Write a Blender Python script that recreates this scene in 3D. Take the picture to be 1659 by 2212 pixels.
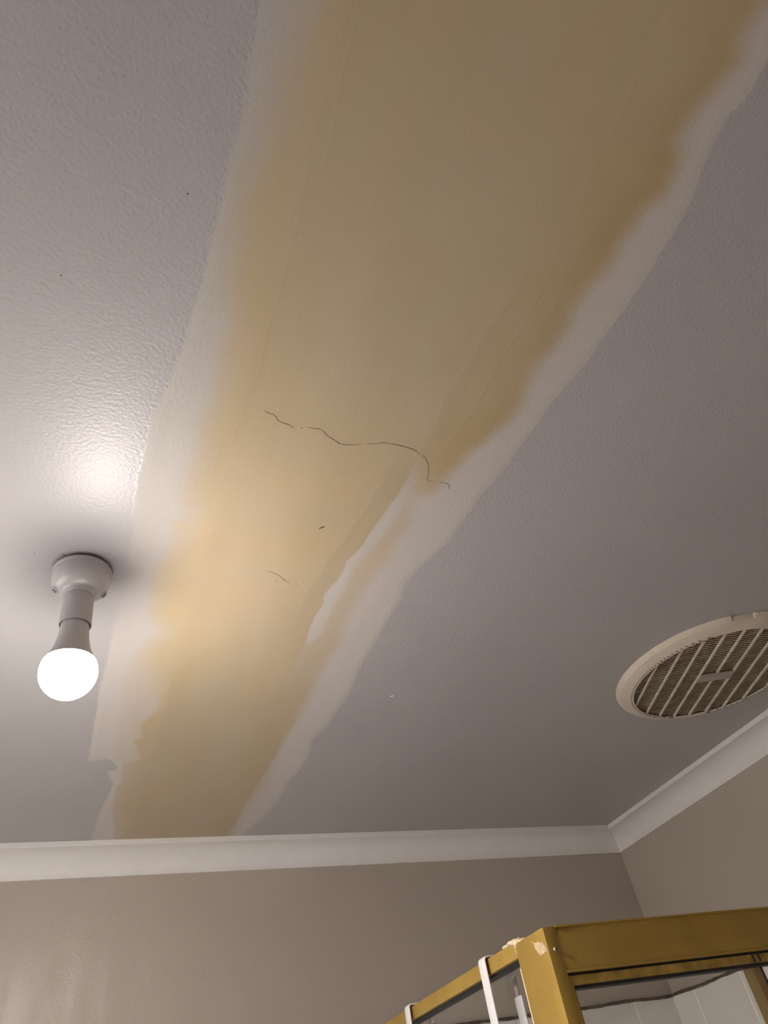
import bpy, bmesh, math, random
import numpy as np
from mathutils import Vector, Matrix

for o in list(bpy.data.objects):
    bpy.data.objects.remove(o)
SC = bpy.context.scene
COL = SC.collection

# ------------------------------------------------------------------ camera, world, exposure
CAM_Z = 1.8            # eye height; everything below is in metres, floor at z = 0
CEIL = 2.4
X_RIGHT, Y_BACK, X_LEFT, Y_REAR = 1.4175, 1.6932, -0.98, -0.95
cam = bpy.data.cameras.new('camera')
cam.sensor_fit = 'VERTICAL'
cam.sensor_height = 36.0
cam.lens = 1500.0 * 36.0 / 2212.0
cam.clip_start = 0.02
cam_ob = bpy.data.objects.new('camera', cam)
COL.objects.link(cam_ob)
_r = Vector((0.92934701, -0.33641387, -0.15211784))
_u = Vector((-0.13098485, -0.68563368, 0.71606524))
_f = Vector((0.34519139, 0.64554796, 0.68125673))
cam_ob.matrix_world = Matrix(((_r.x, _u.x, -_f.x, 0), (_r.y, _u.y, -_f.y, 0), (_r.z, _u.z, -_f.z, CAM_Z), (0, 0, 0, 1)))
SC.camera = cam_ob

SKY_STRENGTH = 4.4     # overcast daylight let in as fill by the added window
world = bpy.data.worlds.new('world')
SC.world = world
world.use_nodes = True
world.node_tree.nodes['Background'].inputs[0].default_value = (1.0, 0.955, 0.90, 1)
world.node_tree.nodes['Background'].inputs[1].default_value = SKY_STRENGTH

SC.view_settings.view_transform = 'Standard'
SC.view_settings.look = 'None'
SC.view_settings.gamma = 1.0
SC.view_settings.use_curve_mapping = False
SC.view_settings.exposure = 0.10
BULB_STRENGTH = 425.0
BULB_RIM = 0.10
BULB_COLOUR = (1.0, 0.93, 0.87)
SC.cycles.max_bounces = 8
SC.cycles.diffuse_bounces = 5
SC.cycles.glossy_bounces = 3
SC.cycles.transparent_max_bounces = 12
SC.cycles.use_adaptive_sampling = True
SC.cycles.adaptive_threshold = 0.05
SC.cycles.caustics_reflective = False
SC.cycles.caustics_refractive = False
SC.cycles.sample_clamp_indirect = 4.0

# ------------------------------------------------------------------ helpers
def node_mat(name):
    m = bpy.data.materials.new(name)
    m.use_nodes = True
    nt = m.node_tree
    return m, nt, nt.nodes['Principled BSDF']

def noise(nt, scale, detail=3, rough=0.55, coord='Object', stretch=None):
    tc = nt.nodes.new('ShaderNodeTexCoord')
    n = nt.nodes.new('ShaderNodeTexNoise')
    n.inputs['Scale'].default_value = scale
    n.inputs['Detail'].default_value = detail
    n.inputs['Roughness'].default_value = rough
    if stretch:
        mp = nt.nodes.new('ShaderNodeMapping')
        mp.inputs['Scale'].default_value = stretch
        nt.links.new(tc.outputs[coord], mp.inputs[0])
        nt.links.new(mp.outputs[0], n.inputs['Vector'])
    else:
        nt.links.new(tc.outputs[coord], n.inputs['Vector'])
    return n.outputs[0]

def ramp(nt, fac, a, b, p0=0.35, p1=0.65):
    r = nt.nodes.new('ShaderNodeMapRange')
    r.inputs['From Min'].default_value = p0
    r.inputs['From Max'].default_value = p1
    r.inputs['To Min'].default_value = a
    r.inputs['To Max'].default_value = b
    nt.links.new(fac, r.inputs[0])
    return r.outputs[0]

def mixcol(nt, fac, a, b):
    m = nt.nodes.new('ShaderNodeMix')
    m.data_type = 'RGBA'
    if isinstance(fac, float):
        m.inputs[0].default_value = fac
    else:
        nt.links.new(fac, m.inputs[0])
    for i, c in ((6, a), (7, b)):
        if isinstance(c, tuple):
            m.inputs[i].default_value = (*c, 1)
        else:
            nt.links.new(c, m.inputs[i])
    return m.outputs[2]

def add_bump(nt, bsdf, height, strength, dist):
    b = nt.nodes.new('ShaderNodeBump')
    b.inputs['Strength'].default_value = strength
    b.inputs['Distance'].default_value = dist
    nt.links.new(height, b.inputs['Height'])
    nt.links.new(b.outputs[0], bsdf.inputs['Normal'])

def simple(name, col, rough=0.5, metal=0.0, var=0.06, vscale=30.0, bump=0.0, bscale=300.0, spec=0.5):
    m, nt, b = node_mat(name)
    n = noise(nt, vscale)
    lo = tuple(c * (1 - var) for c in col)
    hi = tuple(min(1, c * (1 + var)) for c in col)
    nt.links.new(mixcol(nt, ramp(nt, n, 0, 1), lo, hi), b.inputs['Base Color'])
    b.inputs['Roughness'].default_value = rough
    b.inputs['Metallic'].default_value = metal
    b.inputs['Specular IOR Level'].default_value = spec
    if bump:
        add_bump(nt, b, noise(nt, bscale, 2), bump, 0.001)
    return m

def obj(name, bm, mat, parent=None, smooth=False, angle=None):
    me = bpy.data.meshes.new(name)
    bm.normal_update()
    bm.to_mesh(me)
    bm.free()
    me.materials.append(mat)
    if smooth or angle:
        for p in me.polygons:
            p.use_smooth = True
        if angle:
            try:
                me.set_sharp_from_angle(angle=math.radians(angle))
            except Exception:
                pass
    o = bpy.data.objects.new(name, me)
    COL.objects.link(o)
    if parent:
        o.parent = parent
    return o

def thing(name, label, cat, loc=(0, 0, 0), group=None):
    o = bpy.data.objects.new(name, None)
    o.empty_display_size = 0.05
    COL.objects.link(o)
    o.location = loc
    o['label'] = label
    o['category'] = cat
    if group:
        o['group'] = group
    return o

def struct(o, label, cat):
    o['kind'] = 'structure'
    o['label'] = label
    o['category'] = cat
    return o

def bm_box(bm, a, b, bevel=0.0, seg=2):
    """axis-aligned box from corner a to corner b, its edges bevelled"""
    t = bmesh.new()
    bmesh.ops.create_cube(t, size=1.0)
    for v in t.verts:
        v.co = Vector([(a[i] + b[i]) / 2 + v.co[i] * (b[i] - a[i]) for i in range(3)])
    if bevel:
        bmesh.ops.bevel(t, geom=t.edges[:], offset=bevel, segments=seg, affect='EDGES', profile=0.5)
    me = bpy.data.meshes.new('tmp')
    t.to_mesh(me)
    t.free()
    bm.from_mesh(me)
    bpy.data.meshes.remove(me)
    return bm

def box(a, b, bevel=0.0, seg=2):
    return bm_box(bmesh.new(), a, b, bevel, seg)

def lathe(profile, n=96, close=False, rfun=None):
    """surface of revolution about z through (r, z) points"""
    bm = bmesh.new()
    rings = []
    for r, z in profile:
        if r < 1e-6:
            rings.append([bm.verts.new((0, 0, z))])
        else:
            ring = []
            for k in range(n):
                a = 2 * math.pi * k / n
                rr, zz = (r, z) if rfun is None else rfun(r, z, a)
                ring.append(bm.verts.new((rr * math.cos(a), rr * math.sin(a), zz)))
            rings.append(ring)
    pairs = list(zip(rings, rings[1:]))
    if close:
        pairs.append((rings[-1], rings[0]))
    for A, B in pairs:
        if len(A) == 1 and len(B) == 1:
            continue
        for k in range(n):
            j = (k + 1) % n
            if len(A) == 1:
                bm.faces.new((A[0], B[j], B[k]))
            elif len(B) == 1:
                bm.faces.new((A[k], A[j], B[0]))
            else:
                bm.faces.new((A[k], A[j], B[j], B[k]))
    bmesh.ops.recalc_face_normals(bm, faces=bm.faces[:])
    return bm

def sweep(bm, pts, w, t, side):
    """flat strap of width w (along side) and thickness t following pts"""
    side = Vector(side).normalized()
    rings = []
    for i, p in enumerate(pts):
        p = Vector(p)
        a = Vector(pts[max(i - 1, 0)])
        b = Vector(pts[min(i + 1, len(pts) - 1)])
        d = (b - a).normalized()
        nrm = d.cross(side).normalized()
        c = 0.25 * t
        ring = []
        for su, sn in ((-1, -.5), (-.85, -1), (.85, -1), (1, -.5), (1, .5), (.85, 1), (-.85, 1), (-1, .5)):
            ring.append(bm.verts.new(p + side * (su * w / 2) + nrm * (sn * t / 2)))
        rings.append(ring)
    for A, B in zip(rings, rings[1:]):
        for k in range(8):
            bm.faces.new((A[k], A[(k + 1) % 8], B[(k + 1) % 8], B[k]))
    bm.faces.new(rings[0][::-1])
    bm.faces.new(rings[-1])
    bmesh.ops.recalc_face_normals(bm, faces=bm.faces[:])
    return bm

# ------------------------------------------------------------------ outlines on the ceiling (metres, x across / y towards the back wall)
PATCH = [(0.0407,0.0806),(0.0411,0.0968),(0.0409,0.109),(0.0409,0.1228),(0.0407,0.1328),(0.042,0.1505),(0.0423,0.1621),(0.0421,0.1732),(0.0419,0.1867),(0.0416,0.1996),(0.0392,0.2083),(0.0402,0.2214),(0.0392,0.2343),(0.0394,0.2501),(0.0394,0.2649),(0.0381,0.2775),(0.0383,0.2949),(0.0372,0.3128),(0.0351,0.3273),(0.0341,0.342),(0.0323,0.3573),(0.0317,0.3764),(0.03,0.3943),(0.0261,0.4133),(0.0223,0.4312),(0.019,0.4512),(0.0141,0.4668),(0.0111,0.4842),(0.0102,0.51),(0.0102,0.5403),(0.0085,0.5618),(0.0078,0.5837),(0.0079,0.6095),(0.0092,0.6442),(0.0111,0.674),(0.0112,0.721),(0.0098,0.7999),(0.0038,0.9113),(-0.0021,1.0269),(-0.0021,1.0793),(-0.0038,1.1289),(-0.0035,1.1913),(-0.005,1.2691),(0.0145,1.2633),(0.0296,1.2595),(0.0383,1.272),(0.0458,1.2867),(0.0478,1.3017),(0.0334,1.3093),(0.0322,1.3246),(0.039,1.3402),(0.0452,1.3581),(0.0415,1.3946),(0.0388,1.4368),(0.0329,1.4716),(0.029,1.5169),(0.0261,1.5811),(0.0245,1.6572),(0.3399,1.6656),(0.3462,1.6139),(0.3587,1.5697),(0.3726,1.5169),(0.3802,1.4588),(0.3794,1.3829),(0.3836,1.3308),(0.3895,1.2952),(0.3883,1.2629),(0.3886,1.2334),(0.3876,1.2066),(0.3783,1.1864),(0.3775,1.1736),(0.3911,1.1371),(0.3925,1.1058),(0.3944,1.0606),(0.3962,1.0174),(0.397,0.9806),(0.3899,0.9317),(0.3904,0.8902),(0.3905,0.8519),(0.3907,0.809),(0.3901,0.7743),(0.3919,0.7395),(0.3875,0.7146),(0.3849,0.6967),(0.3893,0.6823),(0.3937,0.6579),(0.4058,0.626),(0.4115,0.6115),(0.4144,0.5929),(0.4134,0.5709),(0.4173,0.5496),(0.4178,0.5124),(0.4244,0.4815),(0.4287,0.4515),(0.4292,0.4317),(0.4319,0.4047),(0.4354,0.3663),(0.4402,0.3335),(0.4453,0.3089),(0.4455,0.2835),(0.4487,0.2583),(0.4497,0.2363),(0.4506,0.1995),(0.4514,0.1872),(0.4515,0.169),(0.4512,0.1515),(0.4501,0.138),(0.4471,0.125),(0.4429,0.1101),(0.4384,0.0959),(0.4371,0.0853),(0.4342,0.0754),(0.433,0.0653),(0.432,0.0579),(0.4326,0.0491),(0.4375,0.0387),(0.4396,0.0272),(0.4368,0.0092),(0.4403,-0.0053),(0.4488,-0.0323),(0.4668,-0.0628)]
YELLOW = [(0.0686,0.0712),(0.0672,0.0881),(0.0654,0.1074),(0.0619,0.125),(0.0599,0.1413),(0.0571,0.1568),(0.0562,0.175),(0.0527,0.1962),(0.0496,0.2099),(0.0485,0.2216),(0.0492,0.2385),(0.0525,0.2594),(0.0546,0.2745),(0.0551,0.2982),(0.0602,0.3277),(0.067,0.3636),(0.0663,0.3835),(0.0661,0.4102),(0.0681,0.4396),(0.0635,0.4684),(0.0618,0.4939),(0.0618,0.5189),(0.0596,0.5468),(0.0568,0.5693),(0.0576,0.5966),(0.0656,0.6117),(0.0642,0.6241),(0.0548,0.6374),(0.0596,0.6491),(0.0599,0.667),(0.0541,0.6947),(0.0463,0.7189),(0.044,0.743),(0.0444,0.7765),(0.0457,0.8201),(0.0558,0.8439),(0.0668,0.8572),(0.0528,0.8832),(0.0424,0.9118),(0.0373,0.9444),(0.0301,0.9877),(0.031,1.02),(0.0366,1.0606),(0.0365,1.0752),(0.0318,1.1364),(0.0396,1.1682),(0.0353,1.2068),(0.0441,1.2484),(0.0545,1.296),(0.0571,1.3344),(0.049,1.3742),(0.0509,1.4285),(0.0475,1.4722),(0.0586,1.5254),(0.0691,1.6323),(0.0713,1.6829),(0.3238,1.6925),(0.324,1.6231),(0.3226,1.5446),(0.3268,1.4641),(0.3358,1.3823),(0.3379,1.3182),(0.3385,1.2519),(0.3293,1.1718),(0.3325,1.104),(0.333,1.0408),(0.3323,0.9773),(0.3304,0.906),(0.3317,0.8499),(0.3268,0.7899),(0.3256,0.7337),(0.332,0.705),(0.3379,0.6631),(0.3391,0.6242),(0.3406,0.588),(0.3346,0.5575),(0.3342,0.5341),(0.3508,0.5233),(0.3562,0.506),(0.3615,0.4836),(0.3713,0.4503),(0.3822,0.4288),(0.3923,0.401),(0.3978,0.3731),(0.3924,0.3432),(0.3891,0.321),(0.3964,0.2959),(0.3964,0.2668),(0.3946,0.2444),(0.3978,0.2201),(0.4002,0.2118),(0.4029,0.1908),(0.3996,0.1755),(0.4012,0.1566),(0.4029,0.141),(0.4148,0.1231),(0.412,0.1055),(0.4097,0.0952),(0.3996,0.0821),(0.3998,0.0694),(0.4021,0.0535),(0.4078,0.0338),(0.4119,0.0173),(0.405,0.0038),(0.4066,-0.0215),(0.4173,-0.0342),(0.4411,-0.0541)]
LOBE = [(0.0505,0.7536),(0.0635,0.8352),(0.0719,0.9036),(0.0848,0.9921),(0.0954,1.0712),(0.0706,1.1296),(0.0765,1.1782),(0.0639,1.1888),(0.0837,1.2603),(0.053,1.2792),(0.059,1.3562),(0.0492,1.3763),(0.0509,1.4285),(0.0509,1.4723),(0.0751,1.6832),(0.3049,1.6767),(0.32,1.3582),(0.3451,0.9263),(0.3746,0.7036)]
FLAP = [(0.3118,0.4676),(0.3112,0.4918),(0.3106,0.5153),(0.3094,0.5398),(0.3067,0.5595),(0.3043,0.5737),(0.3042,0.5824),(0.2993,0.6046),(0.2968,0.6353),(0.2861,0.6688),(0.2877,0.6843),(0.2864,0.7017),(0.2818,0.7264),(0.2763,0.7518),(0.2807,0.7622),(0.2805,0.7733),(0.277,0.7931),(0.2784,0.8234),(0.2802,0.856),(0.2875,0.8639),(0.2966,0.8417),(0.2945,0.8094),(0.2923,0.7683),(0.297,0.738),(0.294,0.7109),(0.2947,0.6772),(0.3032,0.6465),(0.3126,0.6186),(0.3174,0.5887),(0.32,0.5561),(0.3219,0.5316),(0.3189,0.5034),(0.3143,0.4738)]
FLAP_EDGE = [(0.3118,0.4676),(0.3112,0.4918),(0.3106,0.5153),(0.3094,0.5398),(0.3067,0.5595),(0.3043,0.5737),(0.3042,0.5824),(0.2993,0.6046),(0.2968,0.6353),(0.2861,0.6688),(0.2877,0.6843),(0.2864,0.7017),(0.2818,0.7264),(0.2763,0.7518),(0.2807,0.7622),(0.2805,0.7733),(0.277,0.7931),(0.2784,0.8234),(0.2802,0.856)]
TAPE_A = [(0.1061,0.0752),(0.1082,0.0934),(0.1084,0.1224),(0.1114,0.1503),(0.1135,0.1726),(0.1132,0.1886)]
TAPE_B = [(0.1025,0.1884),(0.1018,0.1988),(0.1038,0.2253),(0.1048,0.2508),(0.1053,0.2744),(0.1052,0.2941),(0.1058,0.32),(0.1035,0.35),(0.1064,0.3934),(0.1044,0.4166),(0.0997,0.4376),(0.1026,0.4613),(0.0975,0.478),(0.0984,0.4904),(0.088,0.4988),(0.085,0.5159),(0.0849,0.5415)]
TAPE_C = [(0.3351,0.0053),(0.3377,0.0267),(0.336,0.0541),(0.3401,0.0801),(0.3372,0.105),(0.3398,0.1394),(0.3487,0.1567),(0.3483,0.1809),(0.3464,0.1985)]
TAPE_D = [(0.3519,0.2371),(0.3523,0.2669),(0.3505,0.2972),(0.3478,0.3313),(0.3484,0.3927),(0.3435,0.4204),(0.3372,0.4606)]
TAPE_E = [(0.3279,0.2253),(0.3251,0.2583),(0.3184,0.2921),(0.3164,0.3391),(0.3086,0.3786),(0.3164,0.4245),(0.3118,0.4676)]
YELLOW_RIGHT = [(0.4411,-0.0541),(0.4173,-0.0342),(0.4066,-0.0215),(0.405,0.0038),(0.4119,0.0173),(0.4078,0.0338),(0.4021,0.0535),(0.3998,0.0694),(0.3996,0.0821),(0.4097,0.0952),(0.412,0.1055),(0.4148,0.1231),(0.4029,0.141),(0.4012,0.1566),(0.3996,0.1755),(0.4029,0.1908),(0.4002,0.2118),(0.3978,0.2201),(0.3946,0.2444),(0.3964,0.2668),(0.3964,0.2959),(0.3891,0.321),(0.3924,0.3432),(0.3978,0.3731),(0.3923,0.401),(0.3822,0.4288),(0.3713,0.4503),(0.3615,0.4836),(0.3562,0.506),(0.3508,0.5233),(0.3342,0.5341),(0.3346,0.5575),(0.3406,0.588),(0.3391,0.6242),(0.3379,0.6631),(0.332,0.705),(0.3256,0.7337),(0.3268,0.7899),(0.3317,0.8499),(0.3304,0.906),(0.3323,0.9773),(0.333,1.0408),(0.3325,1.104),(0.3293,1.1718),(0.3385,1.2519),(0.3379,1.3182),(0.3358,1.3823),(0.3268,1.4641),(0.3226,1.5446),(0.324,1.6231),(0.3238,1.6925)]
CRACK_A = [[(0.1225,0.4453),(0.1265,0.4475),(0.1326,0.448),(0.1368,0.4509),(0.1387,0.4543),(0.146,0.4572),(0.1502,0.4575),(0.1541,0.4586),(0.1581,0.461)],[(0.1656,0.4587),(0.1687,0.4586)],[(0.173,0.457),(0.177,0.4564),(0.182,0.457),(0.1865,0.4559),(0.19,0.4572),(0.1941,0.4603),(0.1985,0.4641),(0.206,0.4672),(0.2111,0.4696),(0.2149,0.4715),(0.2189,0.4717),(0.2283,0.47),(0.234,0.4684),(0.2385,0.467)],[(0.243,0.4653),(0.2493,0.4638),(0.2575,0.4614),(0.263,0.4592),(0.2742,0.4584),(0.2865,0.4589),(0.2996,0.4608),(0.3085,0.4639),(0.3118,0.4676)],[(0.3148,0.4662),(0.3201,0.4703),(0.3251,0.4752),(0.3315,0.4852),(0.3351,0.4961),(0.3376,0.5042),(0.3411,0.5047),(0.3468,0.5047)],[(0.3541,0.504),(0.3617,0.5041),(0.3677,0.5061),(0.3716,0.5134)]]
CRACK_B = [[(0.1851,0.7039),(0.1904,0.7051),(0.1959,0.7071),(0.2023,0.7101),(0.2077,0.7152),(0.2138,0.7203),(0.2207,0.7243)],[(0.2,0.7215),(0.2041,0.7228)],[(0.2288,0.7231),(0.2321,0.7256)]]
SPECKS = [(0.2334, 0.6086, 0.0044), (0.0127, 0.2433, 0.0016), (-0.0793, 0.3424, 0.0016), (0.0219, 0.4382, 0.0016), (0.7526, 0.7352, 0.0016), (0.0192, 0.4938, 0.0016), (-0.0965, 0.7185, 0.0014), (-0.0131, 0.7043, 0.0014), (-0.0055, 0.7119, 0.0016)]
CHIP = [(-0.0664, 0.7134), (-0.0633, 0.7129), (-0.0617, 0.7152), (-0.06, 0.7176), (-0.0626, 0.718), (-0.0648, 0.7166)]
WHITE_NICK = [(0.479, 1.0095)]

# ------------------------------------------------------------------ materials
PAINT = (0.43, 0.407, 0.417)
def ceiling_paint():
    m, nt, b = node_mat('ceiling_paint')
    n = noise(nt, 3.0, 4)
    nt.links.new(mixcol(nt, ramp(nt, n, 0, 1), tuple(c * .97 for c in PAINT), tuple(c * 1.03 for c in PAINT)), b.inputs['Base Color'])
    b.inputs['Roughness'].default_value = 0.42
    b.inputs['Specular IOR Level'].default_value = 0.42
    h1 = noise(nt, 260.0, 2, .5)
    add_bump(nt, b, h1, 0.38, 0.0012)
    return m

def wall_paint(name, col):
    m, nt, b = node_mat(name)
    n = noise(nt, 2.5, 4)
    nt.links.new(mixcol(nt, ramp(nt, n, 0, 1), tuple(c * .97 for c in col), tuple(c * 1.03 for c in col)), b.inputs['Base Color'])
    s = noise(nt, 9.0, 3, .6, stretch=(1.6, 1.0, .35))
    nt.links.new(ramp(nt, s, .34, .52, .38, .6), b.inputs['Roughness'])
    add_bump(nt, b, noise(nt, 220.0, 2, .5), 0.3, 0.0012)
    return m

M_CEIL = ceiling_paint()
M_WALL = wall_paint('taupe_wall_paint', (0.44, 0.38, 0.33))
M_CORNICE = simple('white_cornice_paint', (0.745, 0.715, 0.70), .5, var=.02)
M_FLOOR = None
def tile_floor():
    m, nt, b = node_mat('floor_tile')
    br = nt.nodes.new('ShaderNodeTexBrick')
    br.offset = 0
    tc = nt.nodes.new('ShaderNodeTexCoord')
    nt.links.new(tc.outputs['Object'], br.inputs['Vector'])
    br.inputs['Color1'].default_value = (.72, .69, .65, 1)
    br.inputs['Color2'].default_value = (.69, .66, .62, 1)
    br.inputs['Mortar'].default_value = (.5, .46, .42, 1)
    br.inputs['Scale'].default_value = 1.0
    br.inputs['Brick Width'].default_value = .2
    br.inputs['Row Height'].default_value = .2
    br.inputs['Mortar Size'].default_value = .002
    nt.links.new(br.outputs[0], b.inputs['Base Color'])
    b.inputs['Roughness'].default_value = .35
    return m
M_FLOOR = tile_floor()
M_TILE = simple('glazed_wall_tile', (.76, .72, .69), .25, var=.04, vscale=9)
M_GROUT = simple('white_grout', (.93, .90, .87), .8, var=.08, vscale=60)
M_TILE_BEAD = simple('dark_brown_bead', (.10, .075, .055), .7, var=.4, vscale=70)
M_WHITE = simple('white_plastic', (.52, .50, .51), .25, var=.02)
M_WHITE_SOCKET = simple('matte_white_plastic', (.50, .475, .49), .5, var=.02)
M_DARK_GREY = simple('dark_grey_gap_and_screw', (.16, .14, .14), .7)  # dark tone painting the shadow gap above the lamp base; also on its screws
M_SCREW = simple('screw_metal', (.55, .53, .5), .35, metal=.9)
M_FAN = simple('cream_fan_plastic', (.62, .54, .45), .42, var=.05, vscale=22)
M_DUST = simple('dusty_fan_plastic', (.60, .50, .385), .7, var=.25, vscale=60)
M_RIB = simple('rib_plastic', (.52, .45, .36), .55, var=.15, vscale=80)
M_DARK = simple('dark_fan_interior', (.075, .06, .045), .8, var=.3, vscale=40)
M_PLATE = simple('grey_name_plate', (.34, .30, .27), .5, var=.06, vscale=70)
M_GOLD = simple('gold_anodised_aluminium', (.40, .255, .055), .48, metal=.4, var=.10, vscale=14, bump=.06, bscale=500)
M_GOLD_WORN = simple('worn_gold_aluminium', (.37, .24, .055), .5, metal=.4, var=.28, vscale=45)
M_RUBBER = simple('black_glazing_rubber', (.02, .018, .017), .6)
M_FILLER = simple('beige_filler', (.70, .56, .39), .65, var=.10, vscale=120, bump=.4, bscale=250)
M_SCUFF = simple('scuffed_paint', (.56, .41, .25), .7, var=.22, vscale=160)
M_STRAP = simple('white_strap_plastic', (.72, .70, .71), .4, var=.02)
M_CRACK = simple('crack_shadow', (.15, .11, .065), .9, var=.2)
M_SPECK = simple('dark_speck', (.05, .04, .035), .9, var=.2)
M_CHIP = simple('grey_chip', (.26, .24, .24), .9, var=.2)
M_BRIGHT = simple('white_nick', (.85, .82, .80), .4, var=.02)

def glass_mat():
    m = bpy.data.materials.new('shower_glass')
    m.use_nodes = True
    nt = m.node_tree
    nt.nodes.remove(nt.nodes['Principled BSDF'])
    out = nt.nodes['Material Output']
    tr = nt.nodes.new('ShaderNodeBsdfTransparent')
    tr.inputs[0].default_value = (.985, .99, .985, 1)
    gl = nt.nodes.new('ShaderNodeBsdfGlossy')
    gl.inputs['Roughness'].default_value = .03
    fr = nt.nodes.new('ShaderNodeFresnel')
    ge = nt.nodes.new('ShaderNodeNewGeometry')
    io = nt.nodes.new('ShaderNodeMapRange')      # the pane is thin: a ray leaving it meets the same Fresnel as one entering
    io.inputs['To Min'].default_value = 1.5
    io.inputs['To Max'].default_value = 1 / 1.5
    nt.links.new(ge.outputs['Backfacing'], io.inputs[0])
    nt.links.new(io.outputs[0], fr.inputs[0])
    mx = nt.nodes.new('ShaderNodeMixShader')
    nt.links.new(fr.outputs[0], mx.inputs[0])
    nt.links.new(tr.outputs[0], mx.inputs[1])
    nt.links.new(gl.outputs[0], mx.inputs[2])
    nt.links.new(mx.outputs[0], out.inputs[0])
    return m
M_GLASS = glass_mat()

def bulb_mat():
    m, nt, b = node_mat('lit_bulb_diffuser')
    b.inputs['Base Color'].default_value = (.9, .88, .86, 1)
    b.inputs['Emission Color'].default_value = (*BULB_COLOUR, 1)
    # the chips face down: the diffuser glows strongest at its tip and weaker near the seam
    tc = nt.nodes.new('ShaderNodeTexCoord')
    sp = nt.nodes.new('ShaderNodeSeparateXYZ')
    nt.links.new(tc.outputs['Object'], sp.inputs[0])
    nt.links.new(ramp(nt, sp.outputs[2], BULB_STRENGTH * BULB_RIM, BULB_STRENGTH, -.1400, -.1560), b.inputs['Emission Strength'])
    return m
M_BULB = bulb_mat()

# ------------------------------------------------------------------ room shell
T = 0.1
def slab(name, a, b, mat, label, cat):
    return struct(obj(name, box(a, b), mat), label, cat)

ceiling = slab('ceiling', (X_LEFT - T, Y_REAR - T, CEIL), (X_RIGHT + T, Y_BACK + T, CEIL + .08), M_CEIL,
               'grey-white painted bathroom ceiling with a stained plaster repair', 'ceiling')
slab('floor', (X_LEFT - T, Y_REAR - T, -.08), (X_RIGHT + T, Y_BACK + T, 0), M_FLOOR, 'pale tiled bathroom floor', 'floor')
wall_back = slab('wall_back', (X_LEFT - T, Y_BACK, 0), (X_RIGHT + T, Y_BACK + T, CEIL), M_WALL,
                 'taupe painted wall behind the shower screen', 'wall')
wall_right = slab('wall_right', (X_RIGHT, Y_REAR, 0), (X_RIGHT + T, Y_BACK, CEIL), M_WALL,
                  'taupe painted wall to the right of the ceiling fan', 'wall')
# left wall, out of frame, with a daylit window added as fill light
WY0, WY1, WZ0, WZ1 = .30, 1.50, 1.15, 2.12
lw = bmesh.new()
bm_box(lw, (X_LEFT - T, Y_REAR, 0), (X_LEFT, Y_BACK, WZ0))
bm_box(lw, (X_LEFT - T, Y_REAR, WZ1), (X_LEFT, Y_BACK, CEIL))
bm_box(lw, (X_LEFT - T, Y_REAR, WZ0), (X_LEFT, WY0, WZ1))
bm_box(lw, (X_LEFT - T, WY1, WZ0), (X_LEFT, Y_BACK, WZ1))
wall_left = struct(obj('wall_left', lw, M_WALL), 'taupe painted wall with the added window, beyond the bulb', 'wall')
wf = bmesh.new()
for a, b in (((WY0, WZ0), (WY1, WZ0 + .04)), ((WY0, WZ1 - .04), (WY1, WZ1)), ((WY0, WZ0 + .04), (WY0 + .04, WZ1 - .04)), ((WY1 - .04, WZ0 + .04), (WY1, WZ1 - .04)), (((WY0 + WY1) / 2 - .02, WZ0 + .04), ((WY0 + WY1) / 2 + .02, WZ1 - .04))):
    bm_box(wf, (X_LEFT - .07, a[0], a[1]), (X_LEFT - .03, b[0], b[1]), .002)
win = struct(obj('fill_window_1', wf, M_CORNICE), 'white framed window added in the left wall for fill daylight, out of frame', 'window')
for k in (0, 1):
    ya = WY0 + .04 if k == 0 else (WY0 + WY1) / 2 + .02
    obj('pane', box((X_LEFT - .053, ya, WZ0 + .04), (X_LEFT - .047, ya + (WY1 - WY0) / 2 - .06, WZ1 - .04)), M_GLASS, win)
wall_rear = slab('wall_rear', (X_LEFT - T, Y_REAR - T, 0), (X_RIGHT + T, Y_REAR, CEIL), M_WALL, 'taupe painted wall behind the camera', 'wall')

# cove cornice, mitred at the corners; profile (distance from wall, drop below ceiling)
def cornice_profile():
    p = [(0.0, 0.0005), (.0555, .0005), (.0555, .0098), (.0545, .0108)]
    # concave arc between the upper and the lower lip
    x0, z0, x1, z1 = .0540, .0112, .0050, .0545
    for k in range(1, 15):
        t = k / 15 * math.pi / 2
        p.append((x1 + (x0 - x1) * (1 - math.sin(t)), z0 + (z1 - z0) * (1 - math.cos(t))))
    p += [(.0050, .0545), (.0046, .0575), (.0, .0575)]
    return p

def cornice(name, a, b, inward, label):
    """run from corner a to corner b (wall faces), both ends mitred at 45 degrees"""
    bm = bmesh.new()
    a, b, n = Vector((*a, 0)), Vector((*b, 0)), Vector((*inward, 0))
    d = (b - a).normalized()
    prof = cornice_profile()
    ends = []
    L = (b - a).length
    for end in (0, 1):
        ring = []
        for u, z in prof:
            p = (a + d * u) if end == 0 else (b - d * u)
            p = p + n * u
            ring.append(bm.verts.new((p.x, p.y, CEIL - z)))
        ends.append(ring)
    k = len(prof)
    for i in range(k):
        bm.faces.new((ends[0][i], ends[0][(i + 1) % k], ends[1][(i + 1) % k], ends[1][i]))
    bm.faces.new(ends[0])
    bm.faces.new(ends[1][::-1])
    bmesh.ops.recalc_face_normals(bm, faces=bm.faces[:])
    return struct(obj(name, bm, M_CORNICE, angle=35), label, 'cornice')

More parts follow.
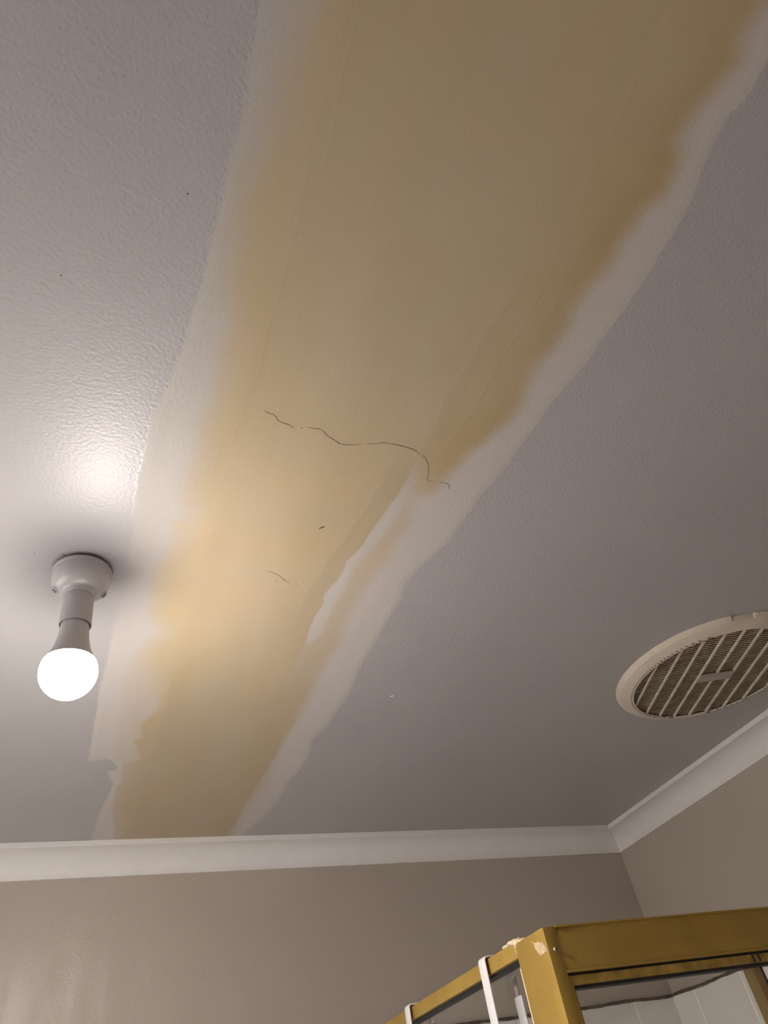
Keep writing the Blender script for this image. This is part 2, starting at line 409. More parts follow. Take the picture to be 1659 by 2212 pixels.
cornice('trim_1', (X_LEFT, Y_BACK), (X_RIGHT, Y_BACK), (0, -1), 'white cove cornice along the back wall')
cornice('trim_2', (X_RIGHT, Y_BACK), (X_RIGHT, Y_REAR), (-1, 0), 'white cove cornice along the right wall below the fan')
cornice('trim_3', (X_LEFT, Y_REAR), (X_LEFT, Y_BACK), (1, 0), 'white cove cornice along the left wall, out of frame')
cornice('trim_4', (X_RIGHT, Y_REAR), (X_LEFT, Y_REAR), (0, 1), 'white cove cornice along the rear wall, out of frame')

# wall tiles inside the shower recess
TILE_TOP, TW, TH, GAP = 2.0045, .163, .2445, .0030
def tiles(name, parent, axis, face, sgn, u0, u1, start, top_z=TILE_TOP):
    on_back = axis == 1
    # axis: which way the wall faces (0 = x, 1 = y); face: its coordinate; sgn: towards the room
    bm = bmesh.new()
    g = bmesh.new()
    th = .008
    edges = []
    u = start
    while u > u0:
        edges.append(u)
        u -= TW
    edges = [u1] + edges + [u0]
    top = top_z
    def put(m, ua, ub, za, zb, t, bev):
        if on_back:
            bm_box(m, (ua, min(face, face + sgn * t), za), (ub, max(face, face + sgn * t), zb), bev, 1)
        else:
            bm_box(m, (min(face, face + sgn * t), ua, za), (max(face, face + sgn * t), ub, zb), bev, 1)
    z = top
    while z > .01:
        zb = max(z - TH, .0)
        for a, b in zip(edges, edges[1:]):
            if a - b > .012:
                put(bm, b + GAP / 2, a - GAP / 2, zb + GAP / 2, z - GAP / 2, th, .0008)
        z -= TH
    put(g, u0, u1, 0, top - .001, th - .0004, 0)
    t = obj(name, bm, M_TILE, parent)
    obj('grout', g, M_GROUT, t)
    # dark brown bead along the tiles' top edge, uneven
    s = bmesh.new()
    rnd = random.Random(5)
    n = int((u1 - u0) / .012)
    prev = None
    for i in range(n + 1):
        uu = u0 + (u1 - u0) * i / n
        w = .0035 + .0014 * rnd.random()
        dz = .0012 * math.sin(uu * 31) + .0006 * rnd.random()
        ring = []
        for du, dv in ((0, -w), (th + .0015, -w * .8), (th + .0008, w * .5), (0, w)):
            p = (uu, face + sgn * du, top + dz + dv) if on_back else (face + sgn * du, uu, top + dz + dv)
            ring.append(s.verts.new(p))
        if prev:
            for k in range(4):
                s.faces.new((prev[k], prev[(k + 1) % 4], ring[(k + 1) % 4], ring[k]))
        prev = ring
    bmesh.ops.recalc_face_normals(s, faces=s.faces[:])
    so = obj('tile_top_bead', s, M_TILE_BEAD, t, smooth=True)
    so['label'] = 'dark brown bead along the tile top'
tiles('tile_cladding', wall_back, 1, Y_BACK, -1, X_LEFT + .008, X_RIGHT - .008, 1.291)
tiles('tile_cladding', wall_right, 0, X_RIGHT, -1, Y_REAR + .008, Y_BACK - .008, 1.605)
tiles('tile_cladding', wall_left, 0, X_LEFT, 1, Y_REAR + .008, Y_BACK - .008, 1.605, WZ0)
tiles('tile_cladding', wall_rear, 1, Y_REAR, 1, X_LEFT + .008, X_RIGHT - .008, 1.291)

# ------------------------------------------------------------------ plaster repair on the ceiling
rng = np.random.default_rng(7)
_LAT = rng.random((512, 512)).astype(np.float32)
def vnoise(x, y, s):
    X, Y = x * s + 100.3, y * s + 57.7
    xi, yi = np.floor(X).astype(int), np.floor(Y).astype(int)
    fx, fy = X - xi, Y - yi
    fx, fy = fx * fx * (3 - 2 * fx), fy * fy * (3 - 2 * fy)
    g = lambda i, j: _LAT[(xi + i) % 512, (yi + j) % 512]
    return (g(0, 0) * (1 - fx) + g(1, 0) * fx) * (1 - fy) + (g(0, 1) * (1 - fx) + g(1, 1) * fx) * fy
def fbm(x, y, s, o=4):
    t, a, n = 0, 1.0, 0
    for k in range(o):
        t = t + a * vnoise(x + 3.1 * k, y - 1.7 * k, s * 2 ** k)
        n += a
        a *= .55
    return t / n - .5
def seg_dist(x, y, line, closed=False):
    P = np.array(line, np.float32)
    Q = np.roll(P, -1, 0) if closed else P[1:]
    if not closed:
        P = P[:-1]
    best = np.full(x.shape, 9.0, np.float32)
    for a, b in zip(P, Q):
        d = b - a
        L = float(d @ d) + 1e-12
        t = np.clip(((x - a[0]) * d[0] + (y - a[1]) * d[1]) / L, 0, 1)
        np.minimum(best, (x - a[0] - t * d[0]) ** 2 + (y - a[1] - t * d[1]) ** 2, out=best)
    return np.sqrt(best)
def inside(x, y, poly):
    r = np.zeros(x.shape, bool)
    n = len(poly)
    for i in range(n):
        (xa, ya), (xb, yb) = poly[i], poly[(i + 1) % n]
        if ya == yb:
            continue
        c = (ya > y) != (yb > y)
        r ^= c & (x < (xb - xa) * (y - ya) / (yb - ya) + xa)
    return r
def sdf(x, y, poly):
    d = seg_dist(x, y, poly, True)
    return np.where(inside(x, y, poly), d, -d)
def sm(d, w):
    t = np.clip(d / w + .5, 0, 1)
    return t * t * (3 - 2 * t)

def extend(poly):
    return [(poly[0][0], -.35)] + list(poly) + [(poly[-1][0] - .02, -.35)]
PATCH_X, YELLOW_X = extend(PATCH), extend(YELLOW)

def plaster():
    step = .00125
    xs = np.arange(-.012, .475, step, dtype=np.float32)
    ys = np.arange(-.34, 1.636, step, dtype=np.float32)
    ys[-1] = Y_BACK - .052
    X, Y = np.meshgrid(xs, ys)
    nx, ny = len(xs), len(ys)
    x, y = X.ravel(), Y.ravel()
    # ragged trowel edges: shift the sampling point by a little noise
    jx = fbm(x, y, 60, 4) * .0045 + fbm(x, y, 14, 2) * .002
    jy = fbm(x + 9, y, 60, 4) * .0045
    px, py = x + jx.astype(np.float32), y + jy.astype(np.float32)
    dp = sdf(px, py, PATCH_X)
    keep = dp > -.004
    # everything else only where the plaster is
    idx = np.nonzero(keep)[0]
    x, y, px, py, dp = x[idx], y[idx], px[idx], py[idx], dp[idx]
    dy_ = sdf(px, py, YELLOW_X)
    dl = sdf(px, py, LOBE)
    df = sdf(px, py, FLAP)
    de = seg_dist(x, y, YELLOW_RIGHT)
    n1, n2 = fbm(x, y, 7, 4), fbm(x + 5, y * .45, 16, 4)
    streak = fbm(x * 1.0 + 2, y * .12, 40, 3)
    far = np.clip((y - .95) / .35, 0, 1)
    # softness of the stain: wide and smoky near the camera side, tighter by the lamp
    right = x > .27
    soft = np.where(right, .022 + .014 * (n1 + .5), .014 + .020 * np.clip((.75 - y) / .5, 0, 1))
    s1 = sm(dy_ + .010 * n2, soft)
    s2 = np.where(right, 1.0, sm(dy_ - .020 + .02 * n2, .030))
    stain = s1 * (.62 + .38 * s2)
    # lower end: pale smear first, darker tan in a second lobe
    lobe = sm(dl + .004 * n2, .010 + .055 * np.clip((1.10 - y) / .12, 0, 1))
    stain = np.where(y > .88, stain * (1 - np.clip((y - .88) / .10, 0, 1) * (1 - lobe) * .66), stain)
    # unstained flap of filler beside the tape step, sharp on the left, smoky on the right
    flx = np.interp(y, [q[1] for q in FLAP_EDGE], [q[0] for q in FLAP_EDGE])
    flap = sm(df + .004, .012) * sm(px - flx, .0022) * np.clip((y - .46) / .09, .12, 1)
    below = np.clip((y - .47) / .06, 0, 1) * (x > flx)
    stain = stain * (1 - .38 * below * np.clip((1.02 - y) / .2, 0, 1))
    stain = stain * (1 - .92 * flap)
    # stain is deepest along its right-hand margin
    deep = np.exp(-(np.maximum(dy_, 0) / .05) ** 2) * right * s1
    deep = deep * np.clip((.56 - y) / .12, .12, 1)
    deep2 = np.clip(.5 + 2.2 * n1, 0, 1)
    W = np.array(BAND, np.float32)
    Yc = np.array(TAN, np.float32)
    D = np.array(DEEP, np.float32)
    G = np.array(TANGREY, np.float32)
    thick = np.clip((x - .10) / .1, 0, 1) + np.clip((y - .80) / .25, 0, 1)      # the lamp side is only a thin skim
    thick = np.clip(thick, 0, 1)[:, None]
    col = W[None] * thick + np.array(SKIM, np.float32)[None] * (1 - thick)
    tan = Yc[None] + (G - Yc)[None] * np.clip(.15 + .55 * deep2 * (x > .1) * (x < .33) + .55 * far, 0, 1)[:, None]
    col = col + (tan - col) * np.clip(stain * (.94 + .35 * n2), 0, 1)[:, None]
    col = col + (D[None] - col) * np.clip(deep * .62 * (.8 + .8 * n2), 0, 1)[:, None]
    # faint pinkish skim spots and streaks of the trowel
    pink = np.clip(fbm(x + 3, y + 8, 11, 3) * 3 - .25, 0, .5) * s1
    col = col * (1 + pink[:, None] * np.array([.05, .0, -.03], np.float32))
    col = col * (1 + .035 * streak + .04 * n1)[:, None]
    # where the plaster feathers out the old ceiling paint shows again
    edge = sm(dp, .0022)
    P = np.array(PAINT, np.float32)
    # on the lamp side the filler is a thin skim: it fades into the paint by the lamp
    thin = np.clip(1 - np.abs(y - .78) / .16, 0, 1) * (x < .06) * np.exp(-(np.maximum(dp, 0) / .02) ** 2)
    a = edge * (1 - .55 * thin)
    col = P[None] + (col - P[None]) * a[:, None]
    # thickness of the filler (metres below the ceiling board)
    h = .00012 + .00038 * sm(dp - .004, .012)
    h = h + .00030 * sm(dp - .05, .08) + .0010 * (fbm(x, y, 5, 2) * np.clip(dp / .08, 0, 1)) * .9
    def ridge(line, amp, w):
        d = seg_dist(x, y, line)
        return amp * np.exp(-(d / w) ** 2)
    h = h + ridge(TAPE_A, .00011, .0016) + ridge(TAPE_B, .00009, .0018)
    h = h + ridge(TAPE_C, .00012, .0020) + ridge(TAPE_D, .00012, .0016) + ridge(TAPE_E, .00022, .006)
    # step of the paper tape: thicker on the left of the flap, falling away towards it
    dfe = seg_dist(px, py, FLAP_EDGE)
    lx = np.interp(y, [q[1] for q in FLAP_EDGE], [q[0] for q in FLAP_EDGE])
    inr = np.clip((y - .44) / .08, 0, 1) * np.clip((.88 - y) / .12, 0, 1)
    h = h + np.where((x < lx) & (df < 0), .00130 * np.clip(dfe / .028, 0, 1) ** 1.2, 0) * inr * np.clip((x - .10) / .1, 0, 1)
    lb = np.interp(y, [q[1] for q in TAPE_B], [q[0] for q in TAPE_B])
    h = h + .00045 * sm(lb - x, .02) * np.clip((y - .25) / .1, 0, 1) * np.clip((.62 - y) / .1, 0, 1) * np.clip((x - .03) / .04, 0, 1)
    h = np.maximum(h, .00010)
    h = np.where(dp < .001, np.minimum(h, .00016), h)
    # mesh
    remap = np.full(nx * ny, -1, np.int64)
    remap[idx] = np.arange(len(idx))
    q = np.arange(nx * ny).reshape(ny, nx)
    f = np.stack([q[:-1, :-1], q[1:, :-1], q[1:, 1:], q[:-1, 1:]], -1).reshape(-1, 4)
    f = remap[f]
    f = f[(f >= 0).all(1)]
    me = bpy.data.meshes.new('plaster_patch')
    me.vertices.add(len(idx))
    co = np.stack([x, y, CEIL - h], 1).astype(np.float32)
    me.vertices.foreach_set('co', co.ravel())
    me.loops.add(len(f) * 4)
    me.loops.foreach_set('vertex_index', f.ravel().astype(np.int32))
    me.polygons.add(len(f))
    me.polygons.foreach_set('loop_start', np.arange(0, len(f) * 4, 4, dtype=np.int32))
    me.polygons.foreach_set('loop_total', np.full(len(f), 4, np.int32))
    me.polygons.foreach_set('use_smooth', np.ones(len(f), bool))
    at = me.attributes.new('albedo', 'FLOAT_COLOR', 'POINT')
    c4 = np.ones((len(idx), 4), np.float32)
    c4[:, :3] = np.clip(col, 0, 1)
    at.data.foreach_set('color', c4.ravel())
    # gloss: bare filler is matt, the thin skim by the lamp keeps some of the paint's sheen
    at2 = me.attributes.new('matt', 'FLOAT', 'POINT')
    at2.data.foreach_set('value', (edge * (.75 + .25 * s1)).astype(np.float32))
    me.update()
    me.validate()
    o = bpy.data.objects.new('plaster_patch', me)
    COL.objects.link(o)
    o.parent = ceiling
    o['label'] = 'yellow-stained strip of plaster with pale edges'
    m, nt, b = node_mat('stained_plaster')
    an = nt.nodes.new('ShaderNodeAttribute')
    an.attribute_name = 'albedo'
    nt.links.new(an.outputs['Color'], b.inputs['Base Color'])
    a2 = nt.nodes.new('ShaderNodeAttribute')
    a2.attribute_name = 'matt'
    nt.links.new(ramp(nt, a2.outputs['Fac'], .33, .62, 0, .8), b.inputs['Roughness'])
    nt.links.new(ramp(nt, a2.outputs['Fac'], .5, .2, 0, 1), b.inputs['Specular IOR Level'])
    h1 = noise(nt, 260.0, 2, .5)
    bp = nt.nodes.new('ShaderNodeBump')
    bp.inputs['Distance'].default_value = .0012
    nt.links.new(ramp(nt, a2.outputs['Fac'], .5, .12, 0, .9), bp.inputs['Strength'])
    nt.links.new(h1, bp.inputs['Height'])
    nt.links.new(bp.outputs[0], b.inputs['Normal'])
    me.materials.append(m)
    return o, (x, y, h)

BAND = (.545, .500, .478)
SKIM = (.475, .440, .420)
TAN = (.508, .400, .248)
TANGREY = (.450, .368, .255)
DEEP = (.410, .300, .145)
patch, (PX, PY, PH) = plaster()

def patch_z(x, y):
    i = int(np.argmin((PX - x) ** 2 + (PY - y) ** 2))
    return float(PH[i])

def refine(pts, step=.0015, jitter=.00035, seed=1):
    rnd = random.Random(seed)
    out = []
    for a, b in zip(pts, pts[1:]):
        n = max(1, int(math.dist(a, b) / step))
        for k in range(n):
            t = k / n
            j = 0 if k == 0 else jitter
            out.append((a[0] + (b[0] - a[0]) * t + rnd.uniform(-j, j), a[1] + (b[1] - a[1]) * t + rnd.uniform(-j, j)))
    out.append(pts[-1])
    return out

def crack(segs, width, seed, label):
    bm = bmesh.new()
    rnd = random.Random(seed)
    for s in segs:
        pts = refine(s, seed=seed)
        prev = None
        n = len(pts)
        for i, (px, py) in enumerate(pts):
            a, b = pts[max(i - 1, 0)], pts[min(i + 1, n - 1)]
            d = Vector((b[0] - a[0], b[1] - a[1])).normalized()
            w = width * (.45 + .55 * rnd.random()) * min(1, .35 + 1.3 * min(i, n - 1 - i) / max(1, n * .25))
            z = CEIL - patch_z(px, py) - .00012
            ring = [bm.verts.new((px - d.y * w * sx, py + d.x * w * sx, z - dz)) for sx, dz in ((-.5, 0), (0, .00012), (.5, 0))]
            if prev:
                for k in range(2):
                    bm.faces.new((prev[k], ring[k], ring[k + 1], prev[k + 1]))
            prev = ring
    o = obj('crack', bm, M_CRACK, patch)
    o['label'] = label
    return o
crack(CRACK_A, .0010, 3, 'long dark crack')
crack(CRACK_B, .0009, 4, 'short broken crack')

def fleck(name, pts, z, th, mat, parent):
    bm = bmesh.new()
    top = [bm.verts.new((x, y, z)) for x, y in pts]
    c = Vector((sum(p[0] for p in pts) / len(pts), sum(p[1] for p in pts) / len(pts), z - th))
    low = [bm.verts.new(Vector((x, y, z - th)).lerp(c, .3)) for x, y in pts]
    n = len(pts)
    for i in range(n):
        bm.faces.new((top[i], top[(i + 1) % n], low[(i + 1) % n], low[i]))
    bm.faces.new(low)
    bmesh.ops.recalc_face_normals(bm, faces=bm.faces[:])
    return obj(name, bm, mat, parent)
for i, (x, y, s) in enumerate(SPECKS):
    on = i == 0
    d = (.0022, .0026) if on else (s * .4, s * .4)
    pts = []
    for k in range(8):
        a = 2 * math.pi * k / 8
        u, v = math.cos(a), math.sin(a)
        if on:
            pts.append((x + u * .0034 + v * .0006, y - u * .0032 + v * .0009))
        else:
            pts.append((x + u * d[0], y + v * d[1]))
    fleck('speck', pts, CEIL - (patch_z(x, y) if on else 0), .0004, M_SPECK, patch if on else ceiling)
fleck('paint_chip', CHIP, CEIL, .0003, M_CHIP, ceiling)
wx, wy = WHITE_NICK[0]
fleck('paint_nick', [(wx - .003, wy + .001), (wx - .001, wy - .0015), (wx + .002, wy - .003), (wx + .001, wy + .001)], CEIL, .0008, M_BRIGHT, ceiling)

# ------------------------------------------------------------------ bare bulb in a batten holder
lamp = thing('ceiling_light', 'white batten lampholder with a bare lit bulb hanging from the ceiling', 'light', (-.0409, .7405, CEIL))
lamp.rotation_euler = (0, math.radians(-1.8), 0)
obj('shadow_gap_ring', lathe([(0, .001), (.0325, .001), (.0325, -.0045), (0, -.0045)]), M_DARK_GREY, lamp, angle=30)  # dark ring put in for the shadow gap between base and ceiling
base = obj('base', lathe([(0, -.0040), (.0340, -.0040), (.0349, -.0048), (.0349, -.0090), (.0341, -.0099), (.0343, -.0112), (.0343, -.0160), (.0337, -.0215),
                          (.0322, -.0268), (.0296, -.0312), (.0260, -.0343), (.0222, -.0360), (.0200, -.0369), (.0187, -.0382), (.0182, -.0405), (.0180, -.0432), (.0176, -.0440), (0, -.0440)], 128),
           M_WHITE, lamp, angle=50)
# two oblong screw wells on the shoulder, each with its screw
for ang in (175, 13):
    a = math.radians(ang)
    c = Vector((.0282 * math.cos(a), .0282 * math.sin(a), -.0326))
    w = bmesh.new()
    n = 24
    ringo, ringi, ringd = [], [], []
    nrm = Vector((math.cos(a) * .62, math.sin(a) * .62, -.78)).normalized()
    tu = Vector((-math.sin(a), math.cos(a), 0))
    tv = nrm.cross(tu).normalized()
    for k in range(n):
        t = 2 * math.pi * k / n
        e = tu * (math.cos(t) * .0052) + tv * (math.sin(t) * .0038)
        ringo.append(w.verts.new(c + e * 1.18 + nrm * .0004))
        ringi.append(w.verts.new(c + e + nrm * .0013))
        ringd.append(w.verts.new(c + e * .9 - nrm * .0002))
    for k in range(n):
        j = (k + 1) % n
        w.faces.new((ringo[k], ringo[j], ringi[j], ringi[k]))
        w.faces.new((ringi[k], ringi[j], ringd[j], ringd[k]))
    bmesh.ops.recalc_face_normals(w, faces=w.faces[:])
    well = obj('screw_well', w, M_WHITE, base, smooth=True)
    sc = bmesh.new()
    bmesh.ops.create_cone(sc, cap_ends=True, segments=20, radius1=.0042, radius2=.0036, depth=.0012)
    M3 = Matrix((tu, tv, nrm)).transposed()
    for v in sc.verts:
        v.co = M3 @ Vector((v.co.x, v.co.y * .72, v.co.z)) + c + nrm * .0003
    obj('screw', sc, M_DARK_GREY, base, angle=40)
obj('socket', lathe([(.0168, -.0435), (.0168, -.0446), (.0173, -.0453), (.0174, -.0560), (.0178, -.0800), (.0181, -.0838), (.0179, -.0848), (.0170, -.0848), (.0168, -.0790), (.0168, -.0500), (.0, -.0500)], 96),
    M_WHITE_SOCKET, lamp, angle=40)
bulb = obj('bulb', lathe([(0, -.0700), (.0157, -.0700), (.0157, -.0850), (.0160, -.0900), (.0166, -.0980), (.0177, -.1060), (.0194, -.1140), (.0216, -.1215), (.0244, -.1275), (.0272, -.1330), (.0278, -.1343), (.0, -.1348)], 96),
           M_WHITE_SOCKET, lamp, angle=40)
RD, ZD = .0307, -.1472
a0 = math.degrees(math.acos(.0278 / RD))
dome = [(.0276, -.1341)]
for k in range(0, 19):
    a = math.radians(-a0 + (90 + a0) * k / 18)      # from the seam, out over the widest point, down to the tip
    dome.append((RD * math.cos(a) if k < 18 else 0, ZD - RD * math.sin(a)))
d_ob = obj('bulb_dome', lathe(dome, 56), M_BULB, bulb, smooth=True)
d_ob['label'] = 'glowing white diffuser dome'

# ------------------------------------------------------------------ round extractor fan
FX, FY = 1.088, .860
fan = thing('exhaust_fan', 'round cream ceiling exhaust fan with a dusty slatted grille near the right wall', 'fan', (FX, FY, CEIL))
def rim_r(r, z, a):
    d = math.degrees(a)
    d = d - 360 if d > 180 else d
    if -119.5 < d < -105.5 and r > .181:
        return .181 + (r - .181) * .15, z
    return r, z
rim_prof = [(.157, -.0168), (.1580, -.0176), (.1596, -.0174), (.1695, -.0136), (.1798, -.0096), (.1806, -.0090), (.1864, -.0026), (.1868, -.0020), (.1868, -.0004), (.178, -.0004), (.157, -.0120)]
rim = obj('rim', lathe(rim_prof, 256, close=True, rfun=rim_r), M_FAN, fan, angle=25)
# ring of dark slots where the slats run out under the rim
u20, u70 = math.radians(-20.1), math.radians(69.9)
ex = Vector((math.cos(u20), math.sin(u20), 0))     # along the slats
ey = Vector((math.cos(u70), math.sin(u70), 0))     # along the ribs
RG, PITCH, ZG = .1575, .00652, -.0165
obj('housing', lathe([(0, -.0030), (.150, -.0030), (.1572, -.0060), (.1572, -.0150), (.1560, -.0150), (.1560, -.0070), (.148, -.0045), (0, -.0045)], 96), M_DARK, fan, angle=30)
bm = bmesh.new()
k = -24
while k <= 24:
    v = k * PITCH
    half = math.sqrt(max(RG ** 2 - v * v, 0)) - .0006
    if half > .004:
        # each slat is a tilted blade
        a = [(-.0026, -.0014), (.0024, .0002), (.0026, -.0004), (-.0024, -.0022)]
        rings = []
        for s in (-1, 1):
            rings.append([bm.verts.new(ex * (s * half) + ey * (v + p) + Vector((0, 0, ZG + .0052 + q))) for p, q in a])
        for i in range(4):
            bm.faces.new((rings[0][i], rings[0][(i + 1) % 4], rings[1][(i + 1) % 4], rings[1][i]))
        bm.faces.new(rings[0][::-1])
        bm.faces.new(rings[1])
    k += 1
bmesh.ops.recalc_face_normals(bm, faces=bm.faces[:])
obj('grille', bm, M_DUST, fan)
# notches: the slat gaps run a little way into the rim
slot = bmesh.new()
for k in range(-23, 24):
    v = (k + .5) * PITCH
    if abs(v) > RG - .002:
        continue
    for s in (-1, 1):
        h0 = math.sqrt(RG ** 2 - v * v)
        a = h0 - .001
        b = math.sqrt((RG + .0050) ** 2 - v * v) if abs(v) < RG else h0 + .003
        b = min(b, h0 + .010)
        bm_box(slot, (0, 0, 0), (1, 1, 1))
        vs = list(slot.verts)[-8:]
        for w in vs:
            t = a + (b - a) * w.co.x
            hh = (w.co.y - .5) * .0036
            w.co = ex * (s * t) + ey * (v + hh) + Vector((0, 0, -.0174 + max(0, t and (math.hypot(t, v) - .1596)) * .384 + .0003 - .0006 * w.co.z))
ringv = []
for k in range(96):       # hidden ring inside the rim, added to join the slots into one mesh
    t = 2 * math.pi * k / 96
    ringv.append([slot.verts.new((r * math.cos(t), r * math.sin(t), z)) for r, z in ((.1576, -.0150), (.1584, -.0155), (.1590, -.0150))])
for k in range(96):
    A, B = ringv[k], ringv[(k + 1) % 96]
    for i in (0, 1):
        slot.faces.new((A[i], A[i + 1], B[i + 1], B[i]))
obj('vent_slots', slot, M_DARK, rim)
RS = .0346
for k in range(-4, 5):
    u = k * RS
    half = math.sqrt(RG ** 2 - u * u)
    spans = [(-half, half)]
    if k == 0:
        spans = [(-half, -.0135), (.0135, half)]
    rb = bmesh.new()
    for a, b in spans:
        bm_box(rb, (0, 0, 0), (1, 1, 1))
        for w in list(rb.verts)[-8:]:
            w.co = ex * (u + (w.co.x - .5) * .0026) + ey * (a + (b - a) * w.co.y) + Vector((0, 0, ZG + .0030 - .0042 * w.co.z))
    obj('rib', rb, M_RIB, fan)
pl = bmesh.new()
bm_box(pl, (-.0345, -.0125, ZG - .0024), (.0345, .0125, ZG + .001), .0008)
for w in pl.verts:
    w.co = ex * w.co.x + ey * w.co.y + Vector((0, 0, w.co.z))
obj('name_plate', pl, M_PLATE, fan)
a = math.radians(-104.0)
dr = bmesh.new()
bmesh.ops.create_icosphere(dr, subdivisions=2, radius=1)
for w in dr.verts:
    w.co = Vector((w.co.x * .0035, w.co.y * .0022, w.co.z * .0022)) + Vector((.1845 * math.cos(a), .1845 * math.sin(a), -.0040))
d = obj('filler_blob', dr, M_FILLER, rim, smooth=True)

# ------------------------------------------------------------------ gold framed shower screen
Z0 = CAM_Z
SX, SY = .510, .786          # outer corner of the corner post
TOPZ = Z0 + .1755
sh = thing('shower_enclosure', 'gold aluminium framed glass shower screen in the corner below the fan', 'shower screen', (SX, SY, 0))
def part(name, bm, mat, parent=None, angle=30):
    o = obj(name, bm, mat, parent or sh, angle=angle)
    for v in o.data.vertices:
        v.co -= Vector((SX, SY, 0))
    return o
post = bmesh.new()
bm_box(post, (SX, SY, .04), (SX + .0170, SY + .0700, TOPZ), .0007)
post = part('corner_post', post, M_GOLD)
rail = bmesh.new()
bm_box(rail, (SX + .002, SY + .0695, Z0 + .1612), (SX + .028, Y_BACK - .001, Z0 + .1785), .0012)
part('side_rail', rail, M_GOLD)
seal = bmesh.new()
bm_box(seal, (SX + .008, SY + .070, Z0 + .1585), (SX + .024, Y_BACK - .002, Z0 + .1613))
part('rail_seal', seal, M_RUBBER)
g = bmesh.new()
bm_box(g, (SX + .0135, SY + .0705, .06), (SX + .0185, Y_BACK - .003, Z0 + .1590))
part('side_glass', g, M_GLASS)
br = bmesh.new()
bm_box(br, (SX + .002, SY + .0690, .04), (SX + .028, Y_BACK - .001, .062), .0012)
part('bottom_rail', br, M_GOLD)
wj = bmesh.new()
bm_box(wj, (SX + .002, Y_BACK - .020, .062), (SX + .028, Y_BACK - .001, Z0 + .1610), .0012)
part('wall_channel', wj, M_GOLD)
# front header: broad face, a lip, a groove, then the lower track
hd = bmesh.new()
bm_box(hd, (SX + .0168, SY + .0008, Z0 + .1295), (X_RIGHT - .001, SY + .040, TOPZ + .0002), .0006)
bm_box(hd, (SX + .0165, SY - .0012, TOPZ - .0016), (X_RIGHT - .001, SY + .040, TOPZ + .0006), .0005)
bm_box(hd, (SX + .0168, SY - .0006, Z0 + .1287), (X_RIGHT - .001, SY + .010, Z0 + .1312), .0005)
part('header', hd, M_GOLD)
tk = bmesh.new()
bm_box(tk, (SX + .0168, SY + .0050, Z0 + .1250), (X_RIGHT - .001, SY + .038, Z0 + .1296))
tko = part('track_groove', tk, M_RUBBER)
dp = bmesh.new()
# sliding door: top frame and stiles mitred, a rubber line, and its glass
DX0, DX1, DZ1 = SX + .0170, .812, Z0 + .1262
bm_box(dp, (DX0, SY + .0015, Z0 + .1168), (X_RIGHT - .001, SY + .020, DZ1), .0007)
door = part('door_panel', dp, M_GOLD_WORN)
st = bmesh.new()
bm_box(st, (DX0, SY + .0012, .07), (DX0 + .0042, SY + .020, Z0 + .1200), .0006)
part('door_stile', st, M_GOLD, door)
st = bmesh.new()
bm_box(st, (.8045, SY + .012, .07), (.8165, SY + .030, Z0 + .1168), .0007)
part('door_stile', st, M_GOLD, door)
st = bmesh.new()
bm_box(st, (.8165, SY + .014, .07), (.8225, SY + .030, Z0 + .1168), .0005)
part('stile_seal', st, M_RUBBER, door)
ru = bmesh.new()
bm_box(ru, (DX0 + .0042, SY + .0045, Z0 + .1138), (X_RIGHT - .002, SY + .018, Z0 + .1169))
bm_box(ru, (DX0 + .0042, SY + .0045, .07), (DX0 + .0066, SY + .018, Z0 + .1169))
part('glazing_seal', ru, M_RUBBER, door)
g = bmesh.new()
bm_box(g, (DX0 + .006, SY + .0090, .07), (X_RIGHT - .003, SY + .0140, Z0 + .1145))
part('door_glass', g, M_GLASS, door)
fb = bmesh.new()
bm_box(fb, (DX0, SY + .001, .04), (X_RIGHT - .001, SY + .040, .070), .0012)
part('bottom_track', fb, M_GOLD)
# small clip marks on the lower track and the screw on the header
cl = bmesh.new()
bm_box(cl, (.8000, SY - .0002, Z0 + .1172), (.8026, SY + .003, Z0 + .1258), .0005)
bm_box(cl, (.8100, SY - .0002, Z0 + .1172), (.8120, SY + .003, Z0 + .1258), .0005)
part('track_clip', cl, M_RUBBER, door)
sc = bmesh.new()
bmesh.ops.create_uvsphere(sc, u_segments=20, v_segments=10, radius=1)
for v in sc.verts:
    v.co = Vector((SX + .0092 + v.co.x * .0024, SY + .0002 + v.co.y * .0024, Z0 + .1524 + v.co.z * .0028))
scr = part('screw', sc, M_SCREW)
hl = bmesh.new()
bmesh.ops.create_uvsphere(hl, u_segments=12, v_segments=8, radius=1)
for v in hl.verts:
    v.co = Vector((SX + .0096 + v.co.x * .0011, SY - .0018 + v.co.y * .0010, Z0 + .1522 + v.co.z * .0016))
part('screw_recess', hl, M_RUBBER, scr)
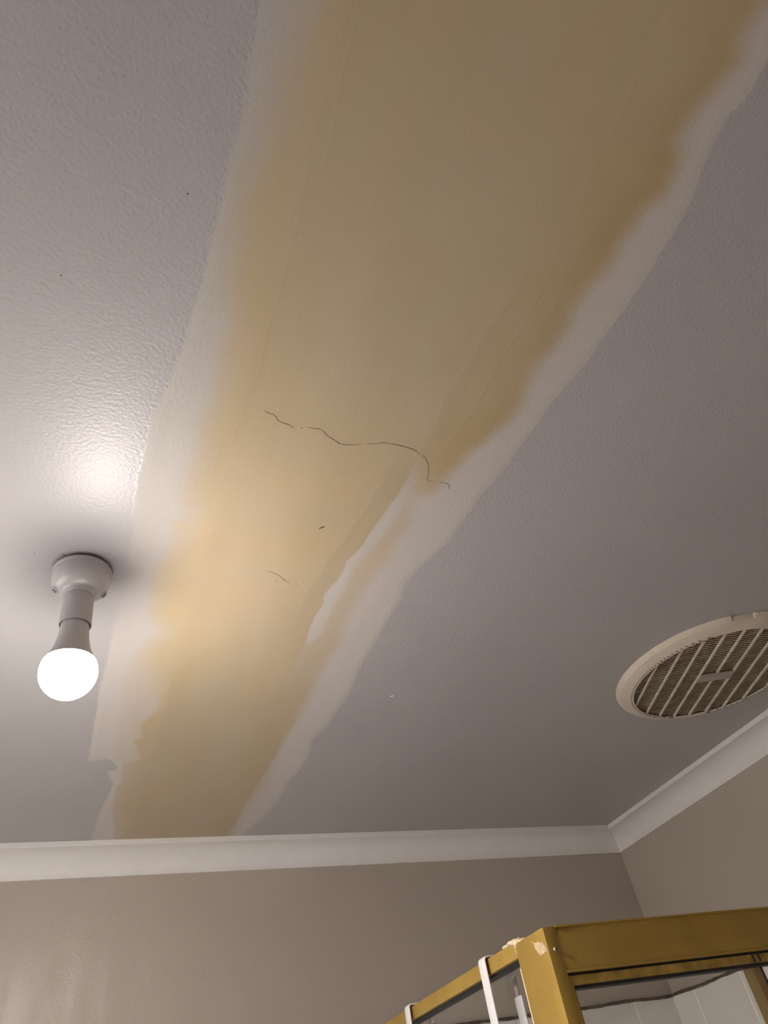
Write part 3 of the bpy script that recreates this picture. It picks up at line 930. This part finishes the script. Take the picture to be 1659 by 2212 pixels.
# beige filler smeared where the side rail meets the post, and a scuff on the post's side face
def blob_run(pts, seed):
    bm = bmesh.new()
    rnd = random.Random(seed)
    for (cx, cy, cz, rx, ry, rz) in pts:
        t = bmesh.new()
        bmesh.ops.create_icosphere(t, subdivisions=3, radius=1)
        for v in t.verts:
            k = 1 + .25 * math.sin(v.co.x * 4 + seed) * math.cos(v.co.y * 5 + v.co.z * 3)
            v.co = Vector((cx + v.co.x * rx * k, cy + v.co.y * ry * k, cz + v.co.z * rz * k))
        me = bpy.data.meshes.new('tmp')
        t.to_mesh(me)
        t.free()
        bm.from_mesh(me)
        bpy.data.meshes.remove(me)
    return bm
part('filler_smear', blob_run([(SX + .006, SY + .060, TOPZ + .0005, .006, .011, .0024), (SX + .005, SY + .069, TOPZ + .0012, .006, .0095, .0042),
                               (SX + .006, SY + .081, Z0 + .1792, .006, .011, .0034), (SX + .007, SY + .096, Z0 + .1790, .006, .011, .0026),
                               (SX + .002, SY + .0702, Z0 + .1740, .0020, .0022, .0050), (SX + .002, SY + .0704, Z0 + .1672, .0016, .0014, .0050)], 2),
     M_FILLER, post, angle=80)
scuff = bmesh.new()
poly = [(0.0317, 0.169), (0.0271, 0.1655), (0.0262, 0.1608), (0.0234, 0.1562), (0.0188, 0.1516), (0.0118, 0.151), (0.0055, 0.1523), (0.0022, 0.1511), (0.0022, 0.1546), (0.0046, 0.1579), (0.0083, 0.1623), (0.0119, 0.1625), (0.0161, 0.1648), (0.0225, 0.1651), (0.0267, 0.1662)]
a = [scuff.verts.new((SX - .0004, SY + p, Z0 + q)) for p, q in poly]
b = [scuff.verts.new((SX + .0002, SY + p, Z0 + q)) for p, q in poly]
scuff.faces.new(a)
for i in range(len(poly)):
    j = (i + 1) % len(poly)
    scuff.faces.new((a[i], a[j], b[j], b[i]))
bmesh.ops.recalc_face_normals(scuff, faces=scuff.faces[:])
part('scuff', scuff, M_SCUFF, post)
# thin line of old sealant down the post's rear edge
sl = bmesh.new()
bm_box(sl, (SX - .0003, SY + .0690, Z0 - .20), (SX + .003, SY + .0712, Z0 + .150), .0003)
part('edge_sealant', sl, M_FILLER, post)

# ------------------------------------------------------------------ white straps hooked over the side rail
def strap_hook(y, label, strip):
    t = thing('rail_hook', label, 'hook', (SX, y, Z0 + .1785), 'white hooks over the shower rail')
    w = .0190
    xo, xi, zt = -.0032, .0345, .0022
    pts = []
    pts.append((xo - .020, 0, -.300))
    for k in range(0, 9):                     # upturned end, out of frame
        a = math.pi * k / 8
        pts.append((xo - .010 - .010 * math.cos(a), 0, -.330 - .010 * math.sin(a)))
    pts += [(xo, 0, -.200), (xo, 0, -.100), (xo, 0, -.020), (xo, 0, -.004)]
    for k in range(1, 7):
        a = math.pi / 2 * k / 6
        pts.append((xo + .004 - .004 * math.cos(a), 0, -.002 + .0042 * math.sin(a)))
    pts.append((xi - .005, 0, zt))
    for k in range(1, 7):
        a = math.pi / 2 * k / 6
        pts.append((xi - .004 + .004 * math.sin(a), 0, -.002 + .0042 * math.cos(a)))
    pts += [(xi, 0, -.012), (xi, 0, -.0245)]
    obj('strap', sweep(bmesh.new(), pts, w, .0024, (0, 1, 0)), M_STRAP, t, angle=45)
    if strip:
        o = obj('inner_strip', sweep(bmesh.new(), [(xi, -.006, -.0440), (xi, -.006, -.050), (xi, -.006, -.10), (xi, -.006, -.26)], .019, .002, (0, 1, 0)), M_STRAP, t, angle=45)
        o = obj('inner_stem', box((xi - .0008, -.010, -.046), (xi + .0008, -.002, -.0235)), M_PLATE, t)
    return t
strap_hook(.9420, 'white plastic strap hooked over the gold rail nearest the corner post', True)
strap_hook(1.2130, 'white plastic strap hooked over the gold rail farther from the corner post', False)
